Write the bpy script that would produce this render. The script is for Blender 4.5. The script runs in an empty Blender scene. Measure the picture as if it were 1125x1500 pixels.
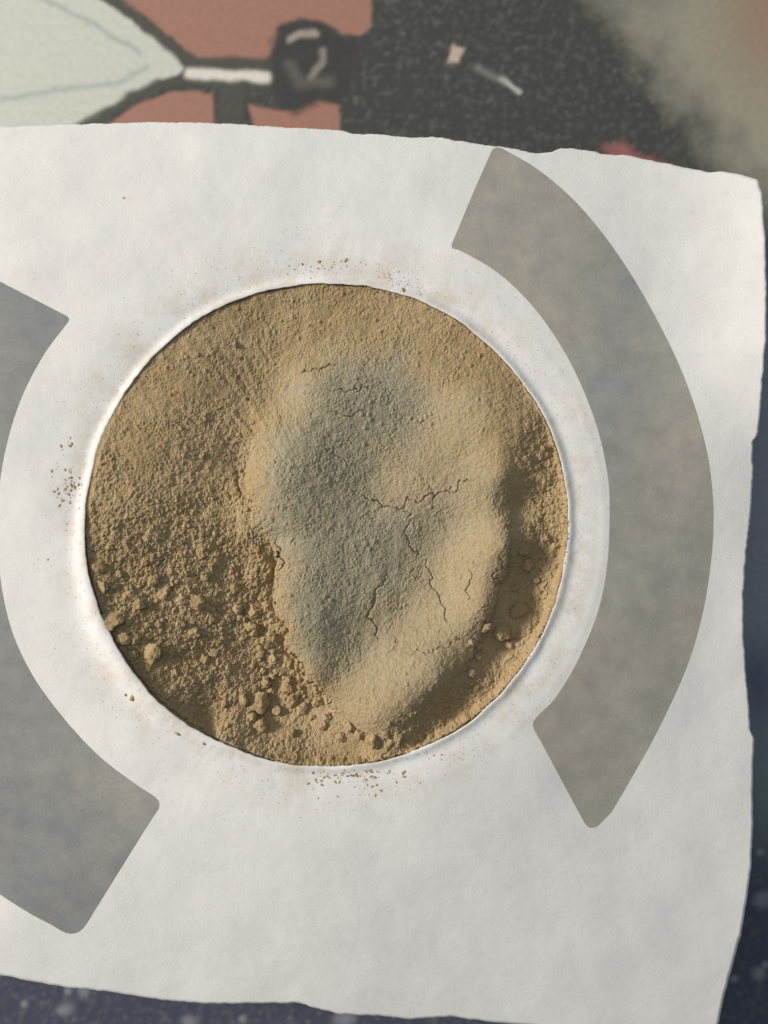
import bpy, math, random
import numpy as np

rng = np.random.default_rng(7)
random.seed(7)
scene = bpy.context.scene
MM = 0.001

# ------------------------------------------------------------------ camera
S = 6.36            # photo pixels per mm at the height of the paper
D = 190.0           # camera height over the paper, mm
H = 30.0            # height of the paper over the tabletop, mm
cam_d = bpy.data.cameras.new('camera')
cam = bpy.data.objects.new('camera', cam_d)
scene.collection.objects.link(cam)
cam.location = (0, 0, (D + H) * MM)
cam.rotation_euler = (0, 0, 0)
cam_d.sensor_fit = 'VERTICAL'
cam_d.sensor_height = 36.0
cam_d.lens = 18.0 / ((750 / S) / D)
cam_d.clip_start = 0.005
cam_d.clip_end = 20
cam_d.dof.use_dof = True
cam_d.dof.focus_distance = (D + 6) * MM
cam_d.dof.aperture_fstop = cam_d.lens / 8.5
scene.camera = cam

# ------------------------------------------------------------------ light
world = bpy.data.worlds.new('World')
scene.world = world
world.use_nodes = True
bg = world.node_tree.nodes['Background']
bg.inputs[0].default_value = (0.85, 0.94, 1.0, 1)
bg.inputs[1].default_value = 0.22

from mathutils import Vector
def lamp(name, az, el, dist, sx, sy, energy, color):
    d = bpy.data.lights.new(name, 'AREA')
    d.shape = 'RECTANGLE'; d.size = sx; d.size_y = sy; d.energy = energy; d.color = color
    o = bpy.data.objects.new(name, d); scene.collection.objects.link(o)
    a, e = math.radians(az), math.radians(el)
    v = Vector((math.cos(a) * math.cos(e), math.sin(a) * math.cos(e), math.sin(e)))
    o.location = v * dist; o.rotation_euler = (-v).to_track_quat('-Z', 'Y').to_euler()
    return o
lamp('window_light', 167, 28, 2.0, 0.30, 0.30, 55, (1.0, 0.93, 0.82))          # warm window on the left
lamp('cool_fill_light', 110, 62, 2.0, 1.0, 1.0, 6, (0.80, 0.92, 1.0))           # weak cool fill added from above, no real window there

vs = scene.view_settings
vs.view_transform = 'Standard'
vs.look = 'None'
vs.exposure = 0.0
vs.gamma = 1.0
vs.use_curve_mapping = False
scene.render.engine = 'CYCLES'

# ------------------------------------------------------------------ helpers
def lin(r, g, b):
    f = lambda c: (c / 255 / 12.92) if c / 255 <= 0.04045 else ((c / 255 + 0.055) / 1.055) ** 2.4
    return (f(r), f(g), f(b))

def P(u, v, z=0.0):
    """photo pixel -> mm on the level z (mm over the paper plane)"""
    k = (D - z) / D
    return ((u - 562.5) / S * k, (750.0 - v) / S * k)

def pix(x, y, z=0.0):
    k = (D - z) / D
    return x * S / k + 562.5, 750.0 - y * S / k

def hashgrid(ix, iy, seed):
    h = (ix.astype(np.int64) * 374761393 + iy.astype(np.int64) * 668265263 + seed * 974634777) & 0xffffffff
    h = ((h ^ (h >> 13)) * 1274126177) & 0xffffffff
    h = (h ^ (h >> 16)) & 0xffffffff
    h = ((h ^ (h >> 15)) * 2246822519) & 0xffffffff
    h = (h ^ (h >> 13)) & 0xffffffff
    return h / 4294967296.0

def perlin(x, y, seed=0):
    ix = np.floor(x); iy = np.floor(y)
    fx = x - ix; fy = y - iy
    u = fx * fx * fx * (fx * (fx * 6 - 15) + 10); w = fy * fy * fy * (fy * (fy * 6 - 15) + 10)
    def g(dx, dy):
        a = hashgrid(ix + dx, iy + dy, seed) * 2 * np.pi
        return np.cos(a) * (fx - dx) + np.sin(a) * (fy - dy)
    a = g(0, 0); b = g(1, 0); c = g(0, 1); d = g(1, 1)
    return 1.4 * ((a * (1 - u) + b * u) * (1 - w) + (c * (1 - u) + d * u) * w)

def fbm(x, y, octv=4, seed=0, gain=0.5):
    s = 0; a = 1.0; f = 1.0
    for o in range(octv):
        s = s + a * perlin(x * f, y * f, seed + o * 17)
        a *= gain; f *= 2.03
    return s

def worley(x, y, seed=0):
    ix = np.floor(x); iy = np.floor(y)
    f1 = np.full(x.shape, 9.0); f2 = np.full(x.shape, 9.0); idv = np.zeros(x.shape)
    for dx in (-1, 0, 1):
        for dy in (-1, 0, 1):
            cx = ix + dx; cy = iy + dy
            h1 = hashgrid(cx, cy, seed); h2 = hashgrid(cx, cy, seed + 5)
            d = np.hypot(cx + h1 - x, cy + h2 - y)
            closer = d < f1
            f2 = np.where(closer, f1, np.minimum(f2, d))
            idv = np.where(closer, hashgrid(cx, cy, seed + 9), idv)
            f1 = np.where(closer, d, f1)
    return f1, f2, idv

def sstep(a, b, x):
    t = np.clip((x - a) / (b - a), 0, 1)
    return t * t * (3 - 2 * t)

def gauss(u, v, cu, cv, ru, rv=None):
    rv = rv or ru
    return np.exp(-((u - cu) / ru) ** 2 - ((v - cv) / rv) ** 2)

def poly_sd(u, v, pts):
    """signed distance (negative inside) to a polygon"""
    pts = np.array(pts, float); n = len(pts)
    d = np.full(u.shape, 1e9); inside = np.zeros(u.shape, bool)
    for i in range(n):
        ax, ay = pts[i]; bx, by = pts[(i + 1) % n]
        ex, ey = bx - ax, by - ay
        t = np.clip(((u - ax) * ex + (v - ay) * ey) / (ex * ex + ey * ey + 1e-9), 0, 1)
        d = np.minimum(d, np.hypot(u - ax - t * ex, v - ay - t * ey))
        c = ((ay > v) != (by > v)) & (u < (bx - ax) * (v - ay) / (by - ay + 1e-12) + ax)
        inside ^= c
    return np.where(inside, -d, d)

def line_d(u, v, pts):
    pts = np.array(pts, float)
    d = np.full(u.shape, 1e9); tt = np.zeros(u.shape)
    for i in range(len(pts) - 1):
        ax, ay = pts[i]; bx, by = pts[i + 1]
        ex, ey = bx - ax, by - ay
        t = np.clip(((u - ax) * ex + (v - ay) * ey) / (ex * ex + ey * ey + 1e-9), 0, 1)
        dd = np.hypot(u - ax - t * ex, v - ay - t * ey)
        tt = np.where(dd < d, (i + t) / (len(pts) - 1), tt)
        d = np.minimum(d, dd)
    return d, tt

def catmull(pts, n, closed=False):
    pts = np.array(pts, float); m = len(pts)
    out = []
    segs = m if closed else m - 1
    for i in range(segs):
        if closed:
            p0, p1, p2, p3 = pts[(i - 1) % m], pts[i], pts[(i + 1) % m], pts[(i + 2) % m]
        else:
            p1, p2 = pts[i], pts[i + 1]
            p0 = pts[i - 1] if i > 0 else 2 * p1 - p2
            p3 = pts[i + 2] if i + 2 < m else 2 * p2 - p1
        for k in range(n):
            t = k / n
            out.append(0.5 * (2 * p1 + (p2 - p0) * t + (2 * p0 - 5 * p1 + 4 * p2 - p3) * t * t + (3 * p1 - p0 - 3 * p2 + p3) * t ** 3))
    if not closed: out.append(pts[-1])
    return np.array(out)

def resample(pts, n):
    pts = np.array(pts, float)
    seg = np.hypot(*np.diff(pts, axis=0).T); s = np.concatenate([[0], np.cumsum(seg)])
    t = np.linspace(0, s[-1], n)
    return np.stack([np.interp(t, s, pts[:, 0]), np.interp(t, s, pts[:, 1])], 1)

def mesh_from(name, verts, quads, mat, parent=None, smooth=True, tris=None):
    """verts in mm over the paper plane -> one mesh object"""
    me = bpy.data.meshes.new(name)
    v = np.asarray(verts, float).copy(); v[:, 2] += H; v *= MM
    nq = 0 if quads is None else len(quads); nt = 0 if tris is None else len(tris)
    me.vertices.add(len(v)); me.vertices.foreach_set('co', v.astype(np.float32).ravel())
    loops = []
    if nq: loops.append(np.asarray(quads, np.int32).ravel())
    if nt: loops.append(np.asarray(tris, np.int32).ravel())
    loops = np.concatenate(loops)
    me.loops.add(len(loops)); me.loops.foreach_set('vertex_index', loops)
    me.polygons.add(nq + nt)
    starts = np.concatenate([np.arange(nq) * 4, nq * 4 + np.arange(nt) * 3]).astype(np.int32)
    me.polygons.foreach_set('loop_start', starts)
    me.polygons.foreach_set('use_smooth', np.full(nq + nt, smooth))
    me.update(calc_edges=True); me.validate()
    me.materials.append(mat)
    o = bpy.data.objects.new(name, me)
    scene.collection.objects.link(o)
    if parent: o.parent = parent
    return o

def add_color(o, name, rgb):
    a = o.data.color_attributes.new(name, 'FLOAT_COLOR', 'POINT')
    c = np.ones((len(rgb), 4), np.float32); c[:, :3] = rgb
    a.data.foreach_set('color', c.ravel())

def grid_quads(nx, ny):
    i = np.arange(nx * ny).reshape(ny, nx)
    return np.stack([i[:-1, :-1], i[:-1, 1:], i[1:, 1:], i[1:, :-1]], -1).reshape(-1, 4)

# ------------------------------------------------------------------ materials
def new_mat(name, rough=0.9, spec=0.2):
    m = bpy.data.materials.new(name); m.use_nodes = True
    b = m.node_tree.nodes['Principled BSDF']
    b.inputs['Roughness'].default_value = rough
    b.inputs['Specular IOR Level'].default_value = spec
    return m, m.node_tree, b

def node(nt, t, **kw):
    n = nt.nodes.new(t)
    for k, v in kw.items():
        if k in n.inputs: n.inputs[k].default_value = v
        else: setattr(n, k, v)
    return n

def noise(nt, scale, detail=4, rough=0.55):
    tc = nt.nodes.get('TC') or nt.nodes.new('ShaderNodeNewGeometry'); tc.name = 'TC'
    n = node(nt, 'ShaderNodeTexNoise', Scale=scale, Detail=detail, Roughness=rough)
    nt.links.new(tc.outputs['Position'], n.inputs['Vector'])
    return n

def ramp(nt, src, stops):
    r = nt.nodes.new('ShaderNodeValToRGB'); e = r.color_ramp.elements
    while len(e) < len(stops): e.new(0.5)
    for el, (p, c) in zip(e, stops):
        el.position = p; el.color = (*c, 1) if len(c) == 3 else c
    nt.links.new(src, r.inputs[0]); return r

def mix(nt, a, b, fac, mode='MIX'):
    m = nt.nodes.new('ShaderNodeMix'); m.data_type = 'RGBA'; m.blend_type = mode
    for sock, val in ((m.inputs[0], fac), (m.inputs[6], a), (m.inputs[7], b)):
        if hasattr(val, 'is_linked'): nt.links.new(val, sock)
        else: sock.default_value = val if isinstance(val, (int, float)) else (*val, 1)
    return m.outputs[2]

def bump(nt, bsdf, layers):
    prev = None
    for src, dist, st in layers:
        b = node(nt, 'ShaderNodeBump', Strength=st, Distance=dist)
        nt.links.new(src, b.inputs['Height'])
        if prev: nt.links.new(prev.outputs[0], b.inputs['Normal'])
        prev = b
    nt.links.new(prev.outputs[0], bsdf.inputs['Normal'])

# powder: tan clay, slightly mottled; mound mixed greyer, with shade painted into its hollow
mat_powder, nt, b = new_mat('clay_powder', 1.0, 0.05)
n1 = noise(nt, 90, 4); n2 = noise(nt, 1500, 3, 0.6); n3 = noise(nt, 420, 3)
base = ramp(nt, n1.outputs[0], [(0.32, (0.40, 0.29, 0.155)), (0.68, (0.47, 0.35, 0.205))])
at = node(nt, 'ShaderNodeAttribute', attribute_name='tone_shade')
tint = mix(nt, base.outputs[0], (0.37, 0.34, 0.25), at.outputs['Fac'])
fine = ramp(nt, n2.outputs[0], [(0.3, (0.80, 0.80, 0.80)), (0.62, (1.06, 1.05, 1.04))])
col = mix(nt, tint, fine.outputs[0], 0.8, 'MULTIPLY')
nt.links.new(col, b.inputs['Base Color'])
n4 = noise(nt, 4200, 2, 0.7)
bump(nt, b, [(n4.outputs[0], 0.00025, 0.9), (n2.outputs[0], 0.0004, 0.7), (n3.outputs[0], 0.0008, 0.3)])

# white paper with faint mottling
mat_paper, nt, b = new_mat('white_paper', 0.75, 0.25)
n1 = noise(nt, 120, 4); n2 = noise(nt, 420, 4, 0.6); n3 = noise(nt, 2600, 2)
base = ramp(nt, n1.outputs[0], [(0.3, (0.74, 0.722, 0.708)), (0.7, (0.785, 0.768, 0.752))])
sp = ramp(nt, n2.outputs[0], [(0.27, (0.80, 0.79, 0.78)), (0.35, (1, 1, 1))])
c1 = mix(nt, base.outputs[0], sp.outputs[0], 0.35, 'MULTIPLY')
n4 = noise(nt, 260, 3, 0.5)
bl = ramp(nt, n4.outputs[0], [(0.28, (0.90, 0.90, 0.90)), (0.46, (1, 1, 1))])
c1 = mix(nt, c1, bl.outputs[0], 0.3, 'MULTIPLY')
n5 = noise(nt, 3200, 2, 0.7)
fb = ramp(nt, n5.outputs[0], [(0.30, (0.90, 0.90, 0.90)), (0.6, (1.02, 1.02, 1.02))])
c1 = mix(nt, c1, fb.outputs[0], 0.8, 'MULTIPLY')
geo = nt.nodes['TC']
dist = node(nt, 'ShaderNodeVectorMath', operation='DISTANCE')
sepv = node(nt, 'ShaderNodeVectorMath', operation='MULTIPLY'); sepv.inputs[1].default_value = (1, 1, 0)
nt.links.new(geo.outputs['Position'], sepv.inputs[0]); nt.links.new(sepv.outputs[0], dist.inputs[0])
hc_ = P(481, 769, -2.0); dist.inputs[1].default_value = (hc_[0] * MM, hc_[1] * MM, 0)
near = node(nt, 'ShaderNodeMapRange'); near.inputs[1].default_value = 0.055; near.inputs[2].default_value = 0.070; near.inputs[3].default_value = 1; near.inputs[4].default_value = 0
nt.links.new(dist.outputs['Value'], near.inputs[0])
n6 = noise(nt, 150, 5, 0.7)
dr = ramp(nt, n6.outputs[0], [(0.45, (0, 0, 0)), (0.75, (1, 1, 1))])
dm = node(nt, 'ShaderNodeMath', operation='MULTIPLY'); nt.links.new(near.outputs[0], dm.inputs[0]); nt.links.new(dr.outputs[0], dm.inputs[1])
c1 = mix(nt, c1, (0.56, 0.48, 0.36), dm.outputs[0])
nt.links.new(c1, b.inputs['Base Color'])
bump(nt, b, [(n2.outputs[0], 0.0005, 0.12), (n3.outputs[0], 0.0001, 0.25)])

# grey ink on the paper
mat_ink, nt, b = new_mat('grey_print', 0.7, 0.25)
n1 = noise(nt, 26, 3); n2 = noise(nt, 1800, 2)
base = ramp(nt, n1.outputs[0], [(0.32, (0.295, 0.30, 0.295)), (0.5, (0.335, 0.32, 0.285)), (0.68, (0.37, 0.34, 0.30))])
gr = ramp(nt, n2.outputs[0], [(0.3, (0.93, 0.93, 0.93)), (0.7, (1.04, 1.04, 1.04))])
ic = mix(nt, base.outputs[0], gr.outputs[0], 1.0, 'MULTIPLY')
n3 = noise(nt, 900, 4, 0.7); n4 = noise(nt, 180, 4, 0.6)
w1 = ramp(nt, n3.outputs[0], [(0.66, (0, 0, 0)), (0.78, (0.5, 0.5, 0.5))])
ic = mix(nt, ic, (0.55, 0.53, 0.49), w1.outputs[0])
w2 = ramp(nt, n4.outputs[0], [(0.3, (0.92, 0.92, 0.92)), (0.7, (1.16, 1.15, 1.13))])
nt.links.new(mix(nt, ic, w2.outputs[0], 1.0, 'MULTIPLY'), b.inputs['Base Color'])
bump(nt, b, [(n2.outputs[0], 0.0001, 0.3)])

mat_ink_cool = mat_ink.copy(); mat_ink_cool.name = 'cool_grey_print'
for nd in mat_ink_cool.node_tree.nodes:
    if nd.type == 'VALTORGB' and len(nd.color_ramp.elements) == 3:
        for el, c in zip(nd.color_ramp.elements, ((0.22, 0.228, 0.23), (0.255, 0.255, 0.25), (0.315, 0.30, 0.28))): el.color = (*c, 1)

# tub plastic
mat_tub, nt, b = new_mat('white_plastic', 0.45, 0.4)
n1 = noise(nt, 60, 3)
base = ramp(nt, n1.outputs[0], [(0.3, (0.80, 0.795, 0.77)), (0.7, (0.84, 0.835, 0.815))])
nt.links.new(base.outputs[0], b.inputs['Base Color'])
bump(nt, b, [(n1.outputs[0], 0.0005, 0.1)])

# printed tabletop: print colours come with the mesh, grain from noise
mat_top, nt, b = new_mat('printed_surface', 0.6, 0.3)
at = node(nt, 'ShaderNodeAttribute', attribute_name='print')
n1 = noise(nt, 700, 4, 0.65); n2 = noise(nt, 2400, 2)
gr = ramp(nt, n1.outputs[0], [(0.25, (0.85, 0.85, 0.85)), (0.75, (1.15, 1.15, 1.15))])
nt.links.new(mix(nt, at.outputs['Color'], gr.outputs[0], 0.7, 'MULTIPLY'), b.inputs['Base Color'])
bump(nt, b, [(n2.outputs[0], 0.0001, 0.3)])

# ------------------------------------------------------------------ tabletop
def axis(lo, hi, step, far):
    a = list(np.arange(lo, hi + step, step)); g = step
    right = []; x = a[-1]; 
    while x < far: g *= 1.25; x += g; right.append(x)
    left = []; x = a[0]; g = step
    while x > -far: g *= 1.25; x -= g; left.append(x)
    return np.array(left[::-1] + a + right)
gx = axis(-108, 108, 0.55, 420); gy = axis(-142, 142, 0.55, 420)
X, Y = np.meshgrid(gx, gy)
U, V = pix(X, Y, -H)
wu = U + 3 * fbm(X / 5, Y / 5, 3, 201); wv = V + 3 * fbm(X / 5, Y / 5, 3, 251)
colr = np.zeros(X.shape + (3,))
def lay(c, mask):
    global colr
    m = mask[..., None]; colr = colr * (1 - m) + np.array(c) * m
lay(lin(66, 66, 63), np.ones(X.shape))
lay(lin(66, 70, 86), sstep(250, 900, V))
lay(lin(150, 156, 166), sstep(960, 1080, U) * (1 - sstep(1000, 1300, V)) * 0.7 * sstep(250, 500, V))
lay(lin(108, 128, 126), gauss(U, V, 1125, 1140, 45, 100) * 0.8)
lay(lin(66, 70, 104), gauss(U, V, 1110, 1000, 40, 60) * 0.7)
# pale specks of the worn dark ink
sp1 = sstep(0.15, 0.6, fbm(X / 1.5, Y / 1.5, 3, 31)); sp2 = sstep(0.25, 0.75, fbm(X / 3.0, Y / 3.0, 2, 37))
lay(lin(118, 120, 113), np.maximum(sp1 * 0.28, sp2 * 0.32))
f1, f2, cid = worley(X / 2.2, Y / 2.2, 41)
lay(lin(160, 162, 156), (1 - sstep(0.08, 0.34, f1)) * (cid > 0.80) * 0.17)
f1, f2, cid = worley(X / 7, Y / 7, 47)
lay(lin(200, 204, 206), (1 - sstep(0.05, 0.22, f1)) * (cid > 0.86) * 0.3 * sstep(700, 1000, V))
lay(lin(150, 146, 132), sstep(-30, 90, (U - 850) * 0.80 - V * 0.62 + 26 * fbm(X / 9, Y / 9, 4, 53)) * (1 - sstep(240, 420, V)))
lay(lin(112, 112, 102), gauss(U, V, 940, -20, 60, 40) * 0.8)
lay(lin(150, 118, 96), gauss(U, V, 1130, 10, 75, 110) * 0.75)
def shape(c, pts, soft=3.0, a=1.0):
    lay(c, (1 - sstep(-soft, soft, poly_sd(wu, wv, pts))) * a)
def stroke(c, pts, w, soft=5.0, a=0.92):
    d, _ = line_d(wu, wv, pts); lay(c, (1 - sstep(w - soft, w + soft, d)) * a)
RED = lin(160, 118, 104); DK = lin(80, 78, 71)
shape(RED, [(150, -300), (545, -300), (545, 38), (528, 52), (498, 46), (470, 30), (436, 26), (408, 42), (396, 88), (290, 86), (240, 46), (160, -10)])
shape(RED, [(110, 240), (160, 182), (205, 150), (258, 134), (310, 136), (318, 240)])
shape(RED, [(366, 152), (420, 165), (465, 148), (496, 152), (500, 240), (380, 240)])
shape(lin(198, 200, 190), [(-900, -400), (-100, -300), (142, -4), (204, 40), (258, 82), (268, 98), (258, 110), (226, 122), (172, 152), (110, 192), (60, 300), (-900, 300)])
stroke(DK, [(60, -120), (158, -8), (212, 34), (262, 78), (286, 91), (396, 93)], 8.5)
stroke(DK, [(40, 240), (112, 188), (172, 155), (228, 124), (272, 115), (330, 122), (400, 122)], 7)
stroke(DK, [(340, 125), (335, 240)], 18)
stroke(lin(226, 220, 212), [(276, 107), (330, 110), (392, 113)], 7.5)
stroke(lin(160, 170, 164), [(-40, -60), (70, 2), (140, 36), (205, 78)], 4, 4, 0.75)
stroke(lin(160, 170, 164), [(-200, 160), (0, 146), (100, 130), (175, 122), (215, 98)], 4, 5, 0.75)
shape(lin(62, 60, 57), [(398, 60), (412, 38), (440, 28), (470, 34), (498, 52), (525, 60), (520, 120), (500, 150), (470, 150), (430, 168), (400, 150), (396, 100)], 9, 0.85)
stroke(lin(172, 158, 148), [(424, 58), (440, 50), (462, 49)], 5, 4, 0.85)
stroke(lin(150, 142, 136), [(474, 74), (472, 92), (456, 112)], 5, 5, 0.8)
stroke(lin(118, 112, 106), [(425, 96), (440, 122), (480, 120)], 8, 8, 0.5)
shape(lin(190, 172, 158), [(664, 66), (680, 70), (672, 92), (656, 92)], 3)
stroke(lin(190, 190, 186), [(734, 116), (762, 135)], 3.5, 2.5)
stroke(lin(140, 140, 136), [(700, 98), (736, 118)], 5, 5, 0.6)
shape(lin(180, 108, 108), [(885, 214), (918, 209), (940, 228), (985, 246), (900, 250)], 9, 0.6)
for cu, cv, r in ((1112, 1427, 13), (1118, 1318, 17), (122, 1452, 12), (276, 1496, 14), (95, 1478, 14), (505, 1492, 18)):
    lay(lin(196, 198, 205), (1 - sstep(r * 0.2, r * 1.3, np.hypot((wu - cu), (wv - cv) * 1.2))) * 0.28)
vt = np.stack([X.ravel(), Y.ravel(), np.full(X.size, -H)], 1)
top = mesh_from('tabletop', vt, grid_quads(len(gx), len(gy)), mat_top)
add_color(top, 'print', colr.reshape(-1, 3))
top['kind'] = 'structure'

# ------------------------------------------------------------------ tub
HC = P(481, 769, -2.0)                      # centre of the opening
HR = 352 / S * (D + 2) / D                  # its radius, about 56 mm
RIM = -2.4
def lathe(name, prof, mat, n=160, parent=None):
    vv = []; q = []
    for r, z in prof:
        for k in range(n):
            a = 2 * math.pi * k / n
            vv.append((HC[0] + r * math.cos(a), HC[1] + r * math.sin(a), z))
    for j in range(len(prof) - 1):
        for k in range(n):
            q.append((j * n + k, j * n + (k + 1) % n, (j + 1) * n + (k + 1) % n, (j + 1) * n + k))
    return mesh_from(name, vv, q, mat, parent)
HT = HR + 1.4
tub = lathe('plastic_tub', [(0.01, -H + 2.0), (HT - 2.5, -H + 2.0), (HT - 1.0, -H + 4), (HT - 0.05, RIM - 3), (HT + 0.1, RIM - 0.4), (HT + 0.35, RIM), (HT + 0.7, RIM - 0.15), (HT + 1.0, RIM - 0.7),
                            (HT + 1.1, RIM - 1.6), (HT + 1.1, RIM - 3), (HT + 0.9, -H + 4), (HT - 0.5, -H + 0.6), (HT - 1.5, -H + 0.15), (0.01, -H + 0.15)], mat_tub)
tub['label'] = 'round white plastic tub under the paper sheet, holding the tan powder'
tub['category'] = 'tub'

# ------------------------------------------------------------------ paper sheet
outline = [(-70, 196), (0, 186), (80, 183), (150, 181), (230, 179), (300, 180), (360, 183), (420, 187), (500, 191), (520, 196), (560, 197), (600, 202), (640, 201), (690, 209), (722, 214), (745, 216),
           (765, 221), (790, 225), (808, 223), (822, 217), (840, 217), (868, 222), (900, 228), (915, 227), (945, 233), (975, 239), (1010, 247), (1040, 252), (1062, 251), (1088, 256), (1110, 263), (1117, 282),
           (1121, 350), (1123, 430), (1122, 500), (1116, 570), (1112, 620), (1109, 640), (1103, 646), (1103, 700), (1099, 760), (1093, 810), (1089, 870), (1089, 930), (1092, 975), (1096, 1020), (1099, 1070),
           (1105, 1082), (1103, 1130), (1103, 1200), (1101, 1260), (1094, 1320), (1085, 1370), (1074, 1410), (1062, 1455), (1052, 1500), (1042, 1540), (1020, 1552), (950, 1532), (860, 1512), (780, 1502), (720, 1497),
           (660, 1489), (640, 1490), (600, 1493), (560, 1488), (500, 1486), (462, 1476), (438, 1469), (380, 1470), (300, 1470), (240, 1465), (180, 1456), (130, 1449), (100, 1447), (50, 1438), (10, 1430), (-60, 1418),
           (-170, 1400), (-195, 1370), (-205, 1100), (-200, 800), (-210, 500), (-200, 230), (-180, 200)]
dropo = np.array(outline, float)

def hole_r(th):
    """radius of the torn opening, mm, by angle (counter-clockwise from the right)"""
    r = HR + 0.25 + 0.34 * perlin(th * 3.2 + 40, th * 0 + 3.5, 61) + 0.20 * perlin(th * 11 + 90, th * 0 + 1.5, 62) + 0.13 * perlin(th * 38 + 200, th * 0 + 2.5, 63)
    a = np.angle(np.exp(1j * (th - math.radians(-5))))
    r = r - 0.5 * np.exp(-(a / 0.9) ** 2)
    return r

def paper_z(x, y):
    x = np.asarray(x, float); y = np.asarray(y, float)
    dx = x - HC[0]; dy = y - HC[1]
    r = np.hypot(dx, dy); th = np.arctan2(dy, dx)
    d = np.maximum(r - hole_r(th), -3)
    ll = np.exp(-(np.angle(np.exp(1j * (th - math.radians(214)))) / 0.5) ** 2)      # the lip is widest at the lower left
    lw = 1.4 + 0.4 * perlin(th * 2.5 + 9, th * 0 + 4.5, 68) + 3.0 * ll
    dp = np.maximum(d, 0) / lw
    z = -2.1 * np.exp(-np.maximum(d, 0) / 11.0) + (0.9 + 1.7 * ll) * np.exp(-dp ** 2) + 0.35 * np.minimum(d, 0)
    # faint pressed ring along the inner side of the printed band
    side = 0.5 + 0.5 * np.cos(th + 0.1)
    z += 0.05 * side ** 2 * np.exp(-((r - 64.2) / 0.9) ** 2)
    out = np.maximum(r - HR, 0); out = out * out / (out + 10)
    lean = 0.5 + 0.5 * np.cos(th + 0.8)
    z -= (0.03 + 0.23 * lean) * 55 * (1 - np.exp(-out / 55))
    z += 0.006 * np.maximum(0, x - 60) ** 2 * sstep(0, 40, y)
    z += 0.8 * np.exp(-((x - 87) / 6) ** 2 - ((y + 22) / 12) ** 2)
    z -= 0.0008 * np.maximum(0, y - 62) ** 2
    z -= 0.0016 * np.maximum(0, -70 - y) ** 2 * (x > -400)
    z += 0.35 * fbm(x / 34 + 3, y / 34 + 7, 2, 71) + 0.10 * perlin(x / 11, y / 11, 75) + 0.025 * perlin(x / 3.6, y / 3.6, 77)
    # soft creases at the upper left
    for (a, bb, w, h) in (((-60, 430), (130, 350), 26, 0.16), ((300, 215), (600, 270), 30, 0.3), ((330, 300), (620, 330), 30, -0.15), ((40, 300), (180, 420), 22, -0.12)):
        u, v = pix(x, y, 0); dl, tt = line_d(u, v, [a, bb])
        z += h * np.exp(-(dl / w) ** 2)
    return z

def on_paper(u, v):
    """where the line of sight through a photo pixel meets the sheet"""
    z = np.zeros(np.shape(u))
    for _ in range(9):
        x, y = P(u, v, z); z = 0.3 * z + 0.7 * paper_z(x, y)
    x, y = P(u, v, z)
    return x, y, paper_z(x, y)

pts = resample(np.vstack([dropo, dropo[:1]]), 1500)[:-1]
x0, y0, _ = on_paper(pts[:, 0], pts[:, 1])
th = np.unwrap(np.arctan2(y0 - HC[1], x0 - HC[0]))
order = np.argsort(th); th = th[order]; rr = np.hypot(x0 - HC[0], y0 - HC[1])[order]
NA = 1500; NR = 110
ta = np.linspace(0, 2 * np.pi, NA, endpoint=False)
rout = np.interp(ta, np.concatenate([th - 2 * np.pi, th, th + 2 * np.pi]), np.concatenate([rr, rr, rr]))
rout = rout + 0.16 * perlin(ta * 60, ta * 0 + .5, 81) + 0.10 * perlin(ta * 160, ta * 0 + .5, 82)
rin = hole_r(ta)
f = np.linspace(0, 1, NR) ** 1.25
R = rin[None] + (rout - rin)[None] * f[:, None]
PX = HC[0] + R * np.cos(ta)[None]; PY = HC[1] + R * np.sin(ta)[None]
PZ = paper_z(PX, PY)
i = np.arange(NA * NR).reshape(NR, NA)
q = np.stack([i[:-1], i[1:], np.roll(i[1:], -1, 1), np.roll(i[:-1], -1, 1)], -1).reshape(-1, 4)
paper = mesh_from('paper_sheet', np.stack([PX.ravel(), PY.ravel(), PZ.ravel()], 1), q, mat_paper)
so = paper.modifiers.new('thickness', 'SOLIDIFY'); so.thickness = 0.0003; so.offset = -1
paper['label'] = 'white paper sheet with torn edges, a round hole and two printed grey arcs'
paper['category'] = 'paper'

def band(inner, outer, label, ink):
    """printed arc: a strip between two chains that meet at the middles of its ends"""
    A = resample(inner, 200); B = resample(outer, 200); n = 26
    vv = []
    for k in range(n):
        t = k / (n - 1)
        C = A * (1 - t) + B * t
        x, y, z = on_paper(C[:, 0], C[:, 1])
        vv.append(np.stack([x, y, z + 0.05], 1))
    vv = np.concatenate(vv)
    o = mesh_from('printed_arc', vv, grid_quads(200, n), ink, paper)
    o['label'] = label
    return o
def rnd(chain, r=9):
    """chain of points with the sharp corner points (given as third value) rounded"""
    out = []
    for k, p in enumerate(chain):
        if len(p) == 3:
            a, c, bq = np.array(chain[k - 1][:2], float), np.array(p[:2], float), np.array(chain[k + 1][:2], float)
            ra = p[2]
            s = c + (a - c) / np.linalg.norm(a - c) * ra; e = c + (bq - c) / np.linalg.norm(bq - c) * ra
            for t in np.linspace(0, 1, 7): out.append((1 - t) ** 2 * s + 2 * t * (1 - t) * c + t * t * e)
        else: out.append(np.array(p, float))
    return np.array(out)
ri = catmull([(672, 366), (720, 393), (760, 427), (800, 474), (840, 540), (872, 618), (889, 690), (893, 750), (889, 830), (875, 898), (846, 968), (815, 1020), (790, 1046)], 12)
rout_ = catmull([(742, 221), (790, 250), (845, 298), (900, 366), (952, 450), (1000, 548), (1030, 640), (1043, 720), (1043, 800), (1030, 892), (1006, 975), (968, 1060), (930, 1130), (895, 1190)], 12)
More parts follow.
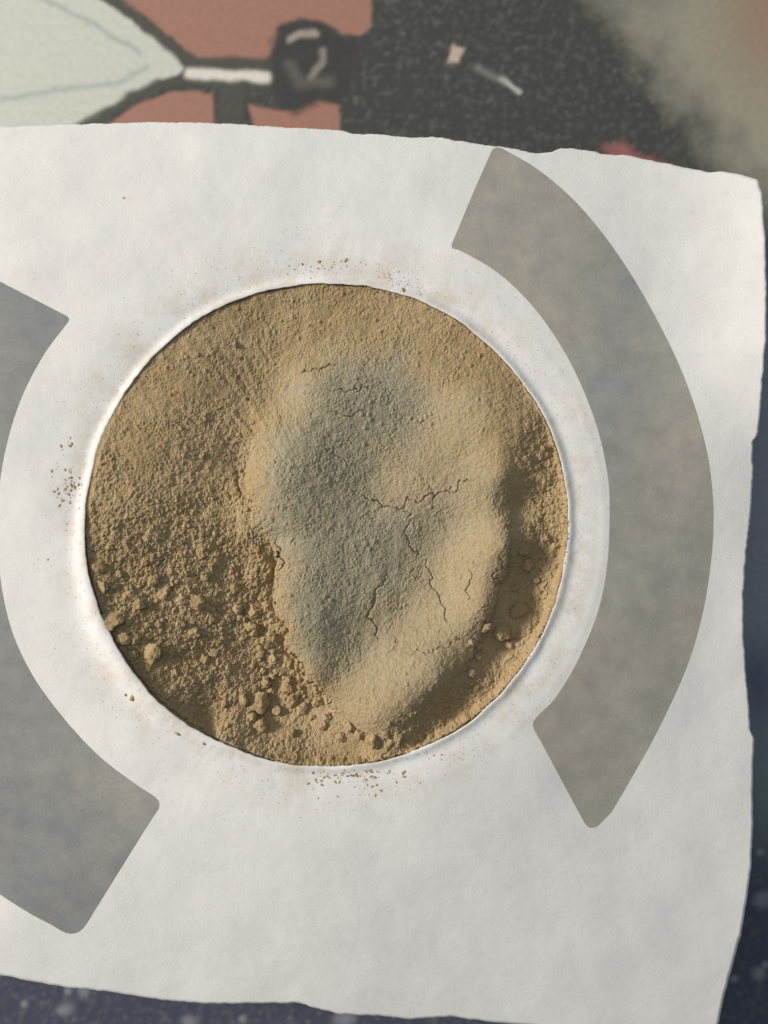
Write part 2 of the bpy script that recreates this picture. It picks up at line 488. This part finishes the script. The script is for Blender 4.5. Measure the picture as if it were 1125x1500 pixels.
band(rnd([(692, 285), (659, 364, 7)] + [tuple(p) for p in ri] + [(777, 1060, 12), (822, 1138)]),
     rnd([(692, 285), (724, 212, 12)] + [tuple(p) for p in rout_] + [(864, 1222, 22), (822, 1138)]),
     'grey printed arc running from the paper edge by the pale corner, tapering at its lower end', mat_ink)
li = catmull([(96, 476), (62, 522), (28, 590), (5, 670), (-4, 750), (-2, 830), (14, 915), (45, 985), (88, 1046), (142, 1105), (196, 1147), (222, 1164)], 12)
lo_ = catmull([(-160, 400), (-178, 560), (-185, 760), (-178, 940), (-150, 1090), (-100, 1210), (-50, 1272), (0, 1310), (44, 1338), (78, 1356)], 12)
band(rnd([(20, 424), (104, 466, 8)] + [tuple(p) for p in li] + [(238, 1176, 14), (178, 1264)]),
     rnd([(20, 424), (-140, 340, 9)] + [tuple(p) for p in lo_] + [(112, 1378, 30), (178, 1264)]),
     'bluish grey printed arc with a square rounded end', mat_ink_cool)

# ------------------------------------------------------------------ powder
ctrl = [
 # edge of the powder
 (128,770,-1.3),(150,640,-1.3),(200,540,-1.4),(270,480,-1.5),(350,430,-1.6),(480,417,-1.8),(600,440,-2.3),(700,500,-2.5),(770,580,-2.6),(815,680,-3.4),(832,770,-3.8),(822,870,-4.0),(780,960,-4.0),
 (720,1040,-3.9),(640,1090,-3.6),(540,1118,-3.0),(430,1110,-2.8),(330,1075,-1.9),(240,1020,-1.6),(170,930,-1.4),(140,850,-1.3),
 (60,770,-1),(480,350,-.5),(900,770,-4),(480,1190,-3),(180,470,-.5),(180,1070,-1),(780,470,-1),(780,1070,-4),
 # left side and the trough
 (250,650,-2.1),(300,560,-2.5),(200,750,-1.7),(215,860,-3.2),(300,760,-5.0),(300,880,-4.8),(260,960,-4.4),(340,1000,-6.4),(390,1060,-6.4),(330,680,-5.2),(310,1045,-5.4),(450,1085,-5.2),
 (470,500,-4.0),(410,580,-5.4),(356,680,-5.8),(345,770,-5.4),(362,840,-6.4),(370,920,-7.6),(405,985,-8.4),(455,1045,-7.2),(530,1100,-4.2),
 (560,475,-3.2),(640,515,-2.4),
 # the mound: crest on the left, shallow scooped hollow, rise on the right
 (405,640,-1.9),(388,700,-1.1),(392,755,-1.2),(416,800,-2.1),(416,870,-1.9),(426,930,-1.8),(458,990,-2.6),(455,570,-2.2),
 (480,640,-2.2),(480,720,-2.2),(500,820,-3.0),(500,880,-3.4),(555,800,-4.5),(562,870,-4.9),(545,600,-3.4),
 (640,545,-2.2),(622,605,-4.4),(572,660,-4.6),(556,700,-5.0),(612,700,-3.6),(618,745,-3.8),(665,768,-4.8),(652,812,-6.1),(622,860,-6.0),(592,910,-5.6),(532,950,-5.0),(490,1000,-4.0),
 (700,600,-0.2),(732,700,1.1),(738,800,1.9),(708,890,1.5),(640,995,1.3),(550,1054,0.3),(605,1030,0.9),(690,680,-1.4),(697,800,-1.6),(665,880,-2.6),
 # the sunk strip on the right
 (778,740,-4.6),(784,850,-6.2),(752,950,-6.2),(684,1034,-5.6),(792,665,-3.2),(628,1074,-4.6),(812,780,-4.5),(806,865,-5.4),(774,945,-5.4),(772,615,-1.0),(760,740,-4.0),(762,850,-5.6),(728,945,-5.6),(660,1028,-5.2),
]
C = np.array(ctrl, float)
cx, cy = P(C[:, 0], C[:, 1], C[:, 2]); cz = C[:, 2]
def tk(r): return np.where(r > 1e-9, r * r * np.log(np.maximum(r, 1e-9)), 0)
n = len(C)
K = tk(np.hypot(cx[:, None] - cx[None], cy[:, None] - cy[None])) + np.eye(n) * 0.6
Pm = np.stack([np.ones(n), cx, cy], 1)
A = np.block([[K, Pm], [Pm.T, np.zeros((3, 3))]])
sol = np.linalg.solve(A, np.concatenate([cz, np.zeros(3)]))
def base_z(x, y):
    x = np.asarray(x, float); y = np.asarray(y, float)
    z = sol[n] + sol[n + 1] * x + sol[n + 2] * y
    for k in range(n): z = z + sol[k] * tk(np.hypot(x - cx[k], y - cy[k]))
    return z

STEP = 0.145; RP = HR + 1.45
ax = np.arange(-RP, RP + STEP, STEP)
GX, GY = np.meshgrid(HC[0] + ax, HC[1] + ax)
# base on a coarse grid, then bilinear upsampling
cax = np.linspace(-RP - 1, RP + 1, 150); CX, CY = np.meshgrid(HC[0] + cax, HC[1] + cax); CZ = base_z(CX, CY)
def bil(x, y):
    fx = (x - CX[0, 0]) / (cax[1] - cax[0]); fy = (y - CY[0, 0]) / (cax[1] - cax[0])
    ix = np.clip(fx.astype(int), 0, 148); iy = np.clip(fy.astype(int), 0, 148); fx = fx - ix; fy = fy - iy
    return (CZ[iy, ix] * (1 - fx) + CZ[iy, ix + 1] * fx) * (1 - fy) + (CZ[iy + 1, ix] * (1 - fx) + CZ[iy + 1, ix + 1] * fx) * fy

cracks = [
 ([(445, 552), (455, 540), (470, 545), (482, 532), (500, 530)], 1.3), ([(478, 575), (500, 572), (525, 570), (560, 566)], 1.1), ([(475, 605), (510, 607), (535, 600)], 1.3),
 ([(410, 600), (412, 620), (404, 640)], 1.0), ([(530, 720), (535, 732), (560, 738), (590, 742), (602, 733), (640, 724), (665, 714), (690, 700)], 1.8), ([(480, 660), (500, 670), (503, 685)], 1.0),
 ([(598, 790), (608, 805), (606, 815)], 1.6), ([(572, 840), (562, 852), (555, 870), (545, 890), (543, 910), (552, 925), (556, 932)], 2.0), ([(625, 825), (632, 855), (648, 880), (655, 900), (658, 915)], 1.7),
 ([(688, 835), (690, 860), (686, 880)], 1.4), ([(742, 790), (733, 830), (728, 848), (722, 860)], 1.5), ([(575, 925), (578, 945), (572, 955)], 0.9), ([(600, 962), (625, 955), (650, 945), (672, 935)], 1.1),
 ([(348, 690), (343, 700), (352, 712), (350, 730)], 3.0), ([(566, 735), (600, 748), (594, 770), (600, 790)], 1.0),
 ([(700, 905), (712, 880), (720, 862)], 1.1), ([(405, 790), (415, 815), (404, 850)], 1.4), ([(205, 832), (225, 826), (240, 822)], 2.2), ([(250, 858), (258, 872)], 2.6), ([(360, 890), (368, 915), (374, 925)], 2.0),
]
MOUND = [(470, 505), (425, 560), (392, 610), (370, 660), (362, 720), (372, 768), (396, 798), (404, 828), (398, 862), (406, 905), (426, 955), (452, 998), (478, 1030), (505, 1064), (560, 1070), (620, 1042), (690, 970), (742, 850), (752, 720), (705, 585), (600, 510)]
def powder_z(x, y, coarse=False):
    z = bil(x, y)
    rr0 = np.hypot(x - HC[0], y - HC[1])
    z = np.where(rr0 > HR - 0.8, np.minimum(z, -1.35), z)
    u, v = pix(x, y, z)
    # powder clinging to the wall just under the lip
    z = np.maximum(z, -2.0 - np.maximum(0, HR - 0.3 - rr0 + 0.5 * fbm(x / 2.2, y / 2.2, 3, 311)) * 3.2)
    # lobes of the mound and the broken edge on its left
    z = z - 0.9 * gauss(u, v, 402, 790, 24, 15)
    sd0 = poly_sd(u, v, MOUND)
    sd = sd0 + 10 * fbm(x / 6, y / 6, 5, 301, 0.62)
    left = 1 - sstep(470, 530, u)
    z = z - (4.6 * sstep(770, 830, v) + 1.2) * sstep(-3, 5, sd) * np.exp(-np.maximum(sd, 0) / 24) * sstep(600, 680, v) * sstep(1060, 1005, v) * left
    z = z - 2.2 * sstep(-4, 4, sd) * np.exp(-np.maximum(sd, 0) / 22) * sstep(640, 720, u) * sstep(700, 840, v) * (1 - 0.6 * left)
    if coarse: return z
    lumpy = np.clip(sstep(680, 860, v) * (1 - sstep(370, 410, u - 0.6 * np.maximum(0, v - 960))) * (1 - 0.45 * sstep(960, 1060, v)) + 0.35 * sstep(440, 340, u) * sstep(560, 700, v), 0, 1)
    cres = np.clip(sstep(745, 785, u + 0.0 * v) * sstep(560, 680, v) + sstep(0, 40, (u - 690) * 0.6 + (v - 960) * 0.8) * sstep(470, 520, u), 0, 1)
    mound = np.clip(1 - lumpy - cres, 0, 1)
    # broad undulation
    z = z + 0.30 * fbm(x / 7, y / 7, 3, 101) * (0.5 + lumpy)
    # crumb structure
    patch = fbm(x / 9 + 4, y / 9, 2, 105)
    wx = x + 0.5 * fbm(x / 2.2, y / 2.2, 2, 111); wy = y + 0.5 * fbm(x / 2.2, y / 2.2, 2, 117)
    f1, f2, cid = worley(wx / 3.4, wy / 3.4, 121)
    dome = np.sqrt(np.clip(1 - (f1 / 0.75) ** 2, 0, 1)) * (cid > 0.42) * (0.35 + 0.8 * cid)
    z = z + dome * (0.55 * lumpy * sstep(-0.2, 0.5, patch) + 0.45 * cres)
    f1, f2, cid = worley(wx / 1.35 + 9, wy / 1.35, 131)
    dome = np.sqrt(np.clip(1 - (f1 / 0.7) ** 2, 0, 1)) * (cid > 0.3) * cid
    z = z + dome * (0.36 * lumpy * (0.4 + 0.6 * sstep(-0.5, 0.3, patch)) + 0.46 * cres + 0.04 * mound)
    gapc = 1 - sstep(0.0, 0.10, f2 - f1)
    z = z - gapc * 0.16 * (lumpy + 0.3 * cres)
    # sharp-edged flakes
    f1, f2, cid = worley((wx + 0.3 * wy) / 5.2 + 3, wy / 4.4 + 3, 141)
    z = z + (cid - 0.5) * 0.45 * lumpy * sstep(0.3, -0.3, patch) * sstep(0.02, 0.10, f2 - f1)
    # grain
    g = 0.55 * fbm(x / 0.95, y / 0.95, 2, 151, 0.7) + 0.75 * fbm(x / 0.46, y / 0.46, 2, 155, 0.6)
    z = z + g * (0.7 + 0.6 * fbm(x / 6, y / 6, 2, 159)) * (0.19 + 0.12 * lumpy + 0.14 * cres)
    z = z + 0.13 * fbm(x / 2.6, y / 2.6, 2, 161)
    # loose fine crumbs on the broken parts
    rough = np.clip(0.18 + lumpy + 0.5 * cres, 0, 1.2)
    f1, f2, cid = worley(x / 0.72 + 5, y / 0.72 + 2, 145)
    z = z + 0.24 * np.sqrt(np.clip(1 - (f1 / 0.7) ** 2, 0, 1)) * cid * (cid > 0.35) * rough
    f1, f2, cid = worley(x / 1.7 + 2, y / 1.7 + 8, 149)
    z = z + 0.30 * np.sqrt(np.clip(1 - (f1 / 0.30) ** 2, 0, 1)) * cid * (cid > 0.80) * (0.25 + 0.75 * sstep(0, 0.5, fbm(x / 8, y / 8 + 3, 2, 167) + lumpy))
    rid = 1 - np.abs(fbm(x / 3.0 + 1, y / 3.0, 3, 147))
    z = z - 0.35 * sstep(0.93, 1.0, rid) * lumpy
    z = z + 0.028 * (hashgrid(np.round(x / 0.145), np.round(y / 0.145), 77) - 0.5) * (1.2 + 1.2 * rough) + 0.05 * fbm(x / 0.3, y / 0.3, 1, 79)
    # little pits
    f1, f2, cid = worley(x / 4.2, y / 4.2, 171)
    z = z - 0.7 * (1 - sstep(0.03, 0.14, f1)) * (cid > 0.93) * sstep(760, 640, v) * sstep(470, 380, u)
    # streaks fanning down the wall at the upper left
    a = np.arctan2(y - HC[1], x - HC[0])
    z = z + 0.16 * perlin(a * 30, np.hypot(x - HC[0], y - HC[1]) / 14, 181) * sstep(460, 380, u) * sstep(780, 680, v)
    # hairline cracks
    ju = u + 9 * fbm(x / 3.2, y / 3.2, 3, 191); jv = v + 9 * fbm(x / 3.2 + 30, y / 3.2, 3, 193)
    for pl, w in cracks:
        us = [p[0] for p in pl]; vs_ = [p[1] for p in pl]
        sel = (u > min(us) - 16) & (u < max(us) + 16) & (v > min(vs_) - 16) & (v < max(vs_) + 16)
        if not sel.any(): continue
        d, tt = line_d(ju[sel], jv[sel], pl)
        ww = 0.75 * w * (0.45 + 0.6 * np.sin(np.pi * np.clip(tt, 0.06, 0.94)))
        z[sel] = z[sel] - 0.6 * np.exp(-(d / ww) ** 2) * np.minimum(1, w / 1.4)
    z = np.where(rr0 > HR - 0.5, np.minimum(z, -1.3), z)
    return np.where(rr0 > hole_r(np.arctan2(y - HC[1], x - HC[0])) + 0.05, np.minimum(z, -2.3), z)

GZ = powder_z(GX, GY)
inside = np.hypot(GX - HC[0], GY - HC[1]) <= RP
N = len(ax)
quads = grid_quads(N, N)
keep = inside.ravel()[quads].all(1); quads = quads[keep]
used = np.zeros(N * N, bool); used[quads.ravel()] = True
remap = np.cumsum(used) - 1
quads = remap[quads]
verts = np.stack([GX.ravel(), GY.ravel(), GZ.ravel()], 1)[used]
# closed body: skirt down to the tub's floor and a flat base
E = np.concatenate([quads[:, [0, 1]], quads[:, [1, 2]], quads[:, [2, 3]], quads[:, [3, 0]]])
key = np.sort(E, 1); key = key[:, 0] * 10_000_000 + key[:, 1]
_, inv, cnt = np.unique(key, return_inverse=True, return_counts=True)
be = E[cnt[inv] == 1]
bv = np.unique(be); low = {int(vv): len(verts) + k for k, vv in enumerate(bv)}
lv = verts[bv].copy(); lv[:, 2] = -H + 2.1; lv[:, 0] = HC[0] + (lv[:, 0] - HC[0]) * 0.93; lv[:, 1] = HC[1] + (lv[:, 1] - HC[1]) * 0.93
cidx = len(verts) + len(lv)
sk = np.array([(bq, a, low[int(a)], low[int(bq)]) for a, bq in be])
ct = np.array([(low[int(bq)], low[int(a)], cidx) for a, bq in be])
allv = np.concatenate([verts, lv, [[HC[0], HC[1], -H + 2.1]]])
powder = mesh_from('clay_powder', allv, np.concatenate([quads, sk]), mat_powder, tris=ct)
pu, pv = pix(allv[:, 0], allv[:, 1], allv[:, 2])
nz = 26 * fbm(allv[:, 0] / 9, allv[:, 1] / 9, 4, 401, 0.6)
tone_shade = sstep(30, -60, poly_sd(pu, pv, MOUND) + nz) * 0.40
tone_shade = tone_shade + 0.42 * sstep(40, -60, poly_sd(pu, pv, [(500, 510), (430, 570), (385, 660), (375, 720), (395, 790), (402, 860), (415, 930), (450, 985), (500, 960), (560, 915), (600, 880), (620, 820), (670, 770), (660, 735), (600, 745), (550, 720), (575, 665), (630, 620), (645, 560), (590, 515)]) + nz)  # shaded side of the hollow painted in as greyer powder
ta_ = powder.data.attributes.new('tone_shade', 'FLOAT', 'POINT'); ta_.data.foreach_set('value', tone_shade.astype(np.float32))
powder['label'] = 'tan clay powder heaped into a cracked mound inside the round paper opening'
powder['category'] = 'powder'

# ------------------------------------------------------------------ clumps of powder
def lump_mesh(seed, sub=4, amp=0.34):
    import bmesh
    bm = bmesh.new(); bmesh.ops.create_icosphere(bm, subdivisions=sub, radius=1.0)
    r = random.Random(seed); off = Vector((r.uniform(0, 50), r.uniform(0, 50), r.uniform(0, 50)))
    from mathutils import noise as mn
    planes = [(Vector((r.gauss(0, 1), r.gauss(0, 1), r.gauss(0, 1))).normalized(), r.uniform(0.6, 0.85)) for _ in range(5)]
    for v in bm.verts:
        p = v.co.copy()
        for nn, dd in planes:
            t = p.dot(nn)
            if t > dd: p -= nn * (t - dd) * 0.8
        s = 1 + amp * mn.fractal(v.co * 1.6 + off, 1.0, 2.0, 4) + 0.12 * mn.noise(v.co * 4.5 + off) + 0.07 * mn.noise(v.co * 9 + off) + 0.04 * mn.noise(v.co * 19 + off)
        v.co = p * s
    me = bpy.data.meshes.new('clump'); bm.to_mesh(me); bm.free()
    for p in me.polygons: p.use_smooth = True
    me.materials.append(mat_powder)
    return me
lumps = [lump_mesh(s) for s in range(9)]
def surf(u, v):
    z = -9.0
    for _ in range(4):
        x, y = P(u, v, z); z = float(powder_z(np.array([x]), np.array([y]), True)[0])
    x, y = P(u, v, z)
    return x, y, float(powder_z(np.array([x]), np.array([y]))[0])
def clump(u, v, rpx, flat=0.75, sink=0.25):
    x, y, z = surf(u, v)
    r = rpx / S
    o = bpy.data.objects.new('clump', random.choice(lumps))
    scene.collection.objects.link(o); o.parent = powder
    o.location = (x * MM, y * MM, (z + H + r * (flat - sink) * 0.6) * MM)
    o.scale = (r * random.uniform(0.85, 1.15) * MM, r * random.uniform(0.8, 1.1) * MM, r * flat * MM)
    o.rotation_euler = (random.uniform(-0.4, 0.4), random.uniform(-0.4, 0.4), random.uniform(0, 6.28))
named = [(382, 1028, 17), (358, 1026, 9), (384, 1062, 12), (405, 1040, 9), (428, 1026, 11), (442, 1040, 9), (370, 1050, 8), (398, 1010, 8), (420, 1008, 9), (368, 918, 10), (372, 896, 9), (388, 940, 9), (398, 935, 8),
         (400, 965, 8), (380, 960, 7), (412, 985, 8), (352, 905, 7), (240, 870, 14), (268, 878, 13), (290, 882, 15), (250, 838, 12), (225, 850, 11), (205, 885, 10), (285, 928, 14), (262, 915, 11), (310, 905, 10),
         (320, 940, 9), (300, 965, 10), (232, 915, 9), (200, 935, 9), (345, 860, 8), (300, 845, 8), (190, 870, 9), (175, 840, 8), (160, 800, 8), (215, 790, 7), (255, 985, 9), (285, 1010, 8), (330, 1030, 8),
         (758, 893, 13), (735, 925, 14), (765, 806, 9), (772, 826, 9), (752, 862, 7), (827, 762, 8), (712, 918, 8), (748, 945, 9), (700, 945, 8), (700, 962, 7), (786, 850, 7), (800, 790, 6), (690, 985, 7),
         (546, 1082, 12), (528, 1076, 10), (565, 1076, 8), (582, 1080, 9), (512, 1064, 9), (500, 1080, 8), (480, 1052, 8), (462, 1030, 7), (690, 940, 6),
         (270, 668, 6), (296, 668, 7), (310, 652, 6), (265, 628, 5), (290, 520, 5), (345, 505, 5)]
for u, v, r in named: clump(u, v, r * (0.8 if u < 330 else 0.95), 0.7, 0.95 if u < 330 else 0.45)
# flat flakes against the left wall
for u, v, r in [(222, 955, 15), (166, 905, 14), (183, 935, 11), (150, 860, 10), (148, 832, 9), (195, 960, 9), (310, 955, 9)]:
    clump(u, v, r, 0.35, 0.05)
for k in range(60):
    u = random.gauss(275, 75); v = random.gauss(900, 90)
    if math.hypot(u - 480, v - 770) > 335 or u > 400: continue
    clump(u, v, random.uniform(2.5, 5), 0.6, 0.7)
for k in range(60):
    t = random.random(); u = 372 + 90 * t * t + random.gauss(0, 16); v = 880 + 170 * t + random.gauss(0, 14)
    clump(u, v, random.choice((2.5, 3, 4, 5, 7)), 0.75, 0.3)
for k in range(26):
    a = random.uniform(-25, 80); rr_ = random.uniform(290, 345)
    clump(481 + rr_ * math.cos(math.radians(a)), 769 + rr_ * math.sin(math.radians(a)), random.uniform(2.5, 4.5), 0.6, 0.4)

# ------------------------------------------------------------------ specks of powder lying on the paper
tv = []; tq = []
def speck(x, y, z, rx, ry, h):
    b0 = len(tv); n_ = 7; a0 = random.uniform(0, 6.28); rot = random.uniform(0, 3.14)
    for zz_, sc in ((0, 1.0), (0.6, 0.8)):
        for k in range(n_):
            a = a0 + 6.283 * k / n_; j = random.uniform(0.65, 1.2) * sc
            px_, py_ = rx * j * math.cos(a), ry * j * math.sin(a)
            tv.append((x + px_ * math.cos(rot) - py_ * math.sin(rot), y + px_ * math.sin(rot) + py_ * math.cos(rot), z + h * zz_ * random.uniform(0.7, 1.1)))
    tv.append((x, y, z + h)); c = len(tv) - 1
    for k in range(n_):
        k2 = (k + 1) % n_
        tq.append((b0 + k, b0 + k2, b0 + n_ + k2)); tq.append((b0 + k, b0 + n_ + k2, b0 + n_ + k)); tq.append((b0 + n_ + k, b0 + n_ + k2, c))
def speck_px(u, v, r, asp=0.7, h=0.28):
    x, y = P(u, v, 0)
    if math.hypot(x - HC[0], y - HC[1]) < float(hole_r(np.array([math.atan2(y - HC[1], x - HC[0])]))[0]) + r / S: return
    z = float(paper_z(x, y)); x, y = P(u, v, z); z = float(paper_z(x, y))
    speck(x, y, z - 0.01, r / S, r * asp / S, max(0.03, 0.6 * h * r / S))
for k in range(55): speck_px(random.gauss(97, 10), random.gauss(706, 22), random.choice((1.2, 1.6, 2.2, 3.2)))
for k in range(16): speck_px(random.gauss(103, 5), random.gauss(760, 35), random.uniform(0.8, 1.8))
for u, v, r in ((137, 664, 4), (105, 650, 3), (103, 642, 2.4), (70, 820, 2.5), (182, 290, 2.8), (507, 381, 5), (468, 383, 4), (443, 387, 3)): speck_px(u, v, r)
for k in range(60): speck_px(random.gauss(470, 38), 392 - 6 * random.gauss(0, 1), random.choice((0.8, 1.1, 1.5, 2.2)), 0.5)
for k in range(60): t = random.random(); speck_px(560 + 62 * t + random.gauss(0, 5), 404 + 26 * t + random.gauss(0, 5), random.uniform(0.8, 2.2), 0.5, 0.2)
for k in range(110): speck_px(random.gauss(525, 36), 1128 + abs(random.gauss(0, 15)), random.choice((1.0, 1.5, 2.2, 3.4)), 0.55)
for k in range(25): speck_px(random.gauss(630, 25), random.gauss(1108, 5), random.uniform(0.8, 2), 0.5)
for k in range(1500):
    a = random.uniform(0, 6.283); d = abs(random.gauss(0, 34)) + 4
    speck_px(481 + (360 + d) * math.cos(a), 769 + (360 + d) * math.sin(a), random.choice((0.4, 0.5, 0.6, 0.7, 0.8, 1.2)), 0.7, 0.3)
for u, v, rx, ry in ((197, 1020, 8, 4), (186, 1016, 3, 2), (262, 1073, 6, 2.5), (300, 1087, 4, 2), (590, 426, 5, 2)):
    x, y = P(u, v, -2); speck(x, y, float(paper_z(x, y)) - 0.01, rx / S, ry / S, 0.3)
# crumbs clinging to the right-hand lip
for k in range(420):
    a = math.radians(random.gauss(-22, 26)); r = float(hole_r(np.array([a]))[0]) - random.uniform(-0.12, 0.42)
    s = random.uniform(0.12, 0.34)
    speck(HC[0] + r * math.cos(a), HC[1] + r * math.sin(a), -1.7 + random.uniform(-0.4, 0.25), s, s * 0.8, s * 1.3)
specks = mesh_from('powder_specks', tv, None, mat_powder, tris=tq)
specks['kind'] = 'stuff'
specks['label'] = 'fine tan powder specks scattered on the white paper around the hole'
specks['category'] = 'powder specks'
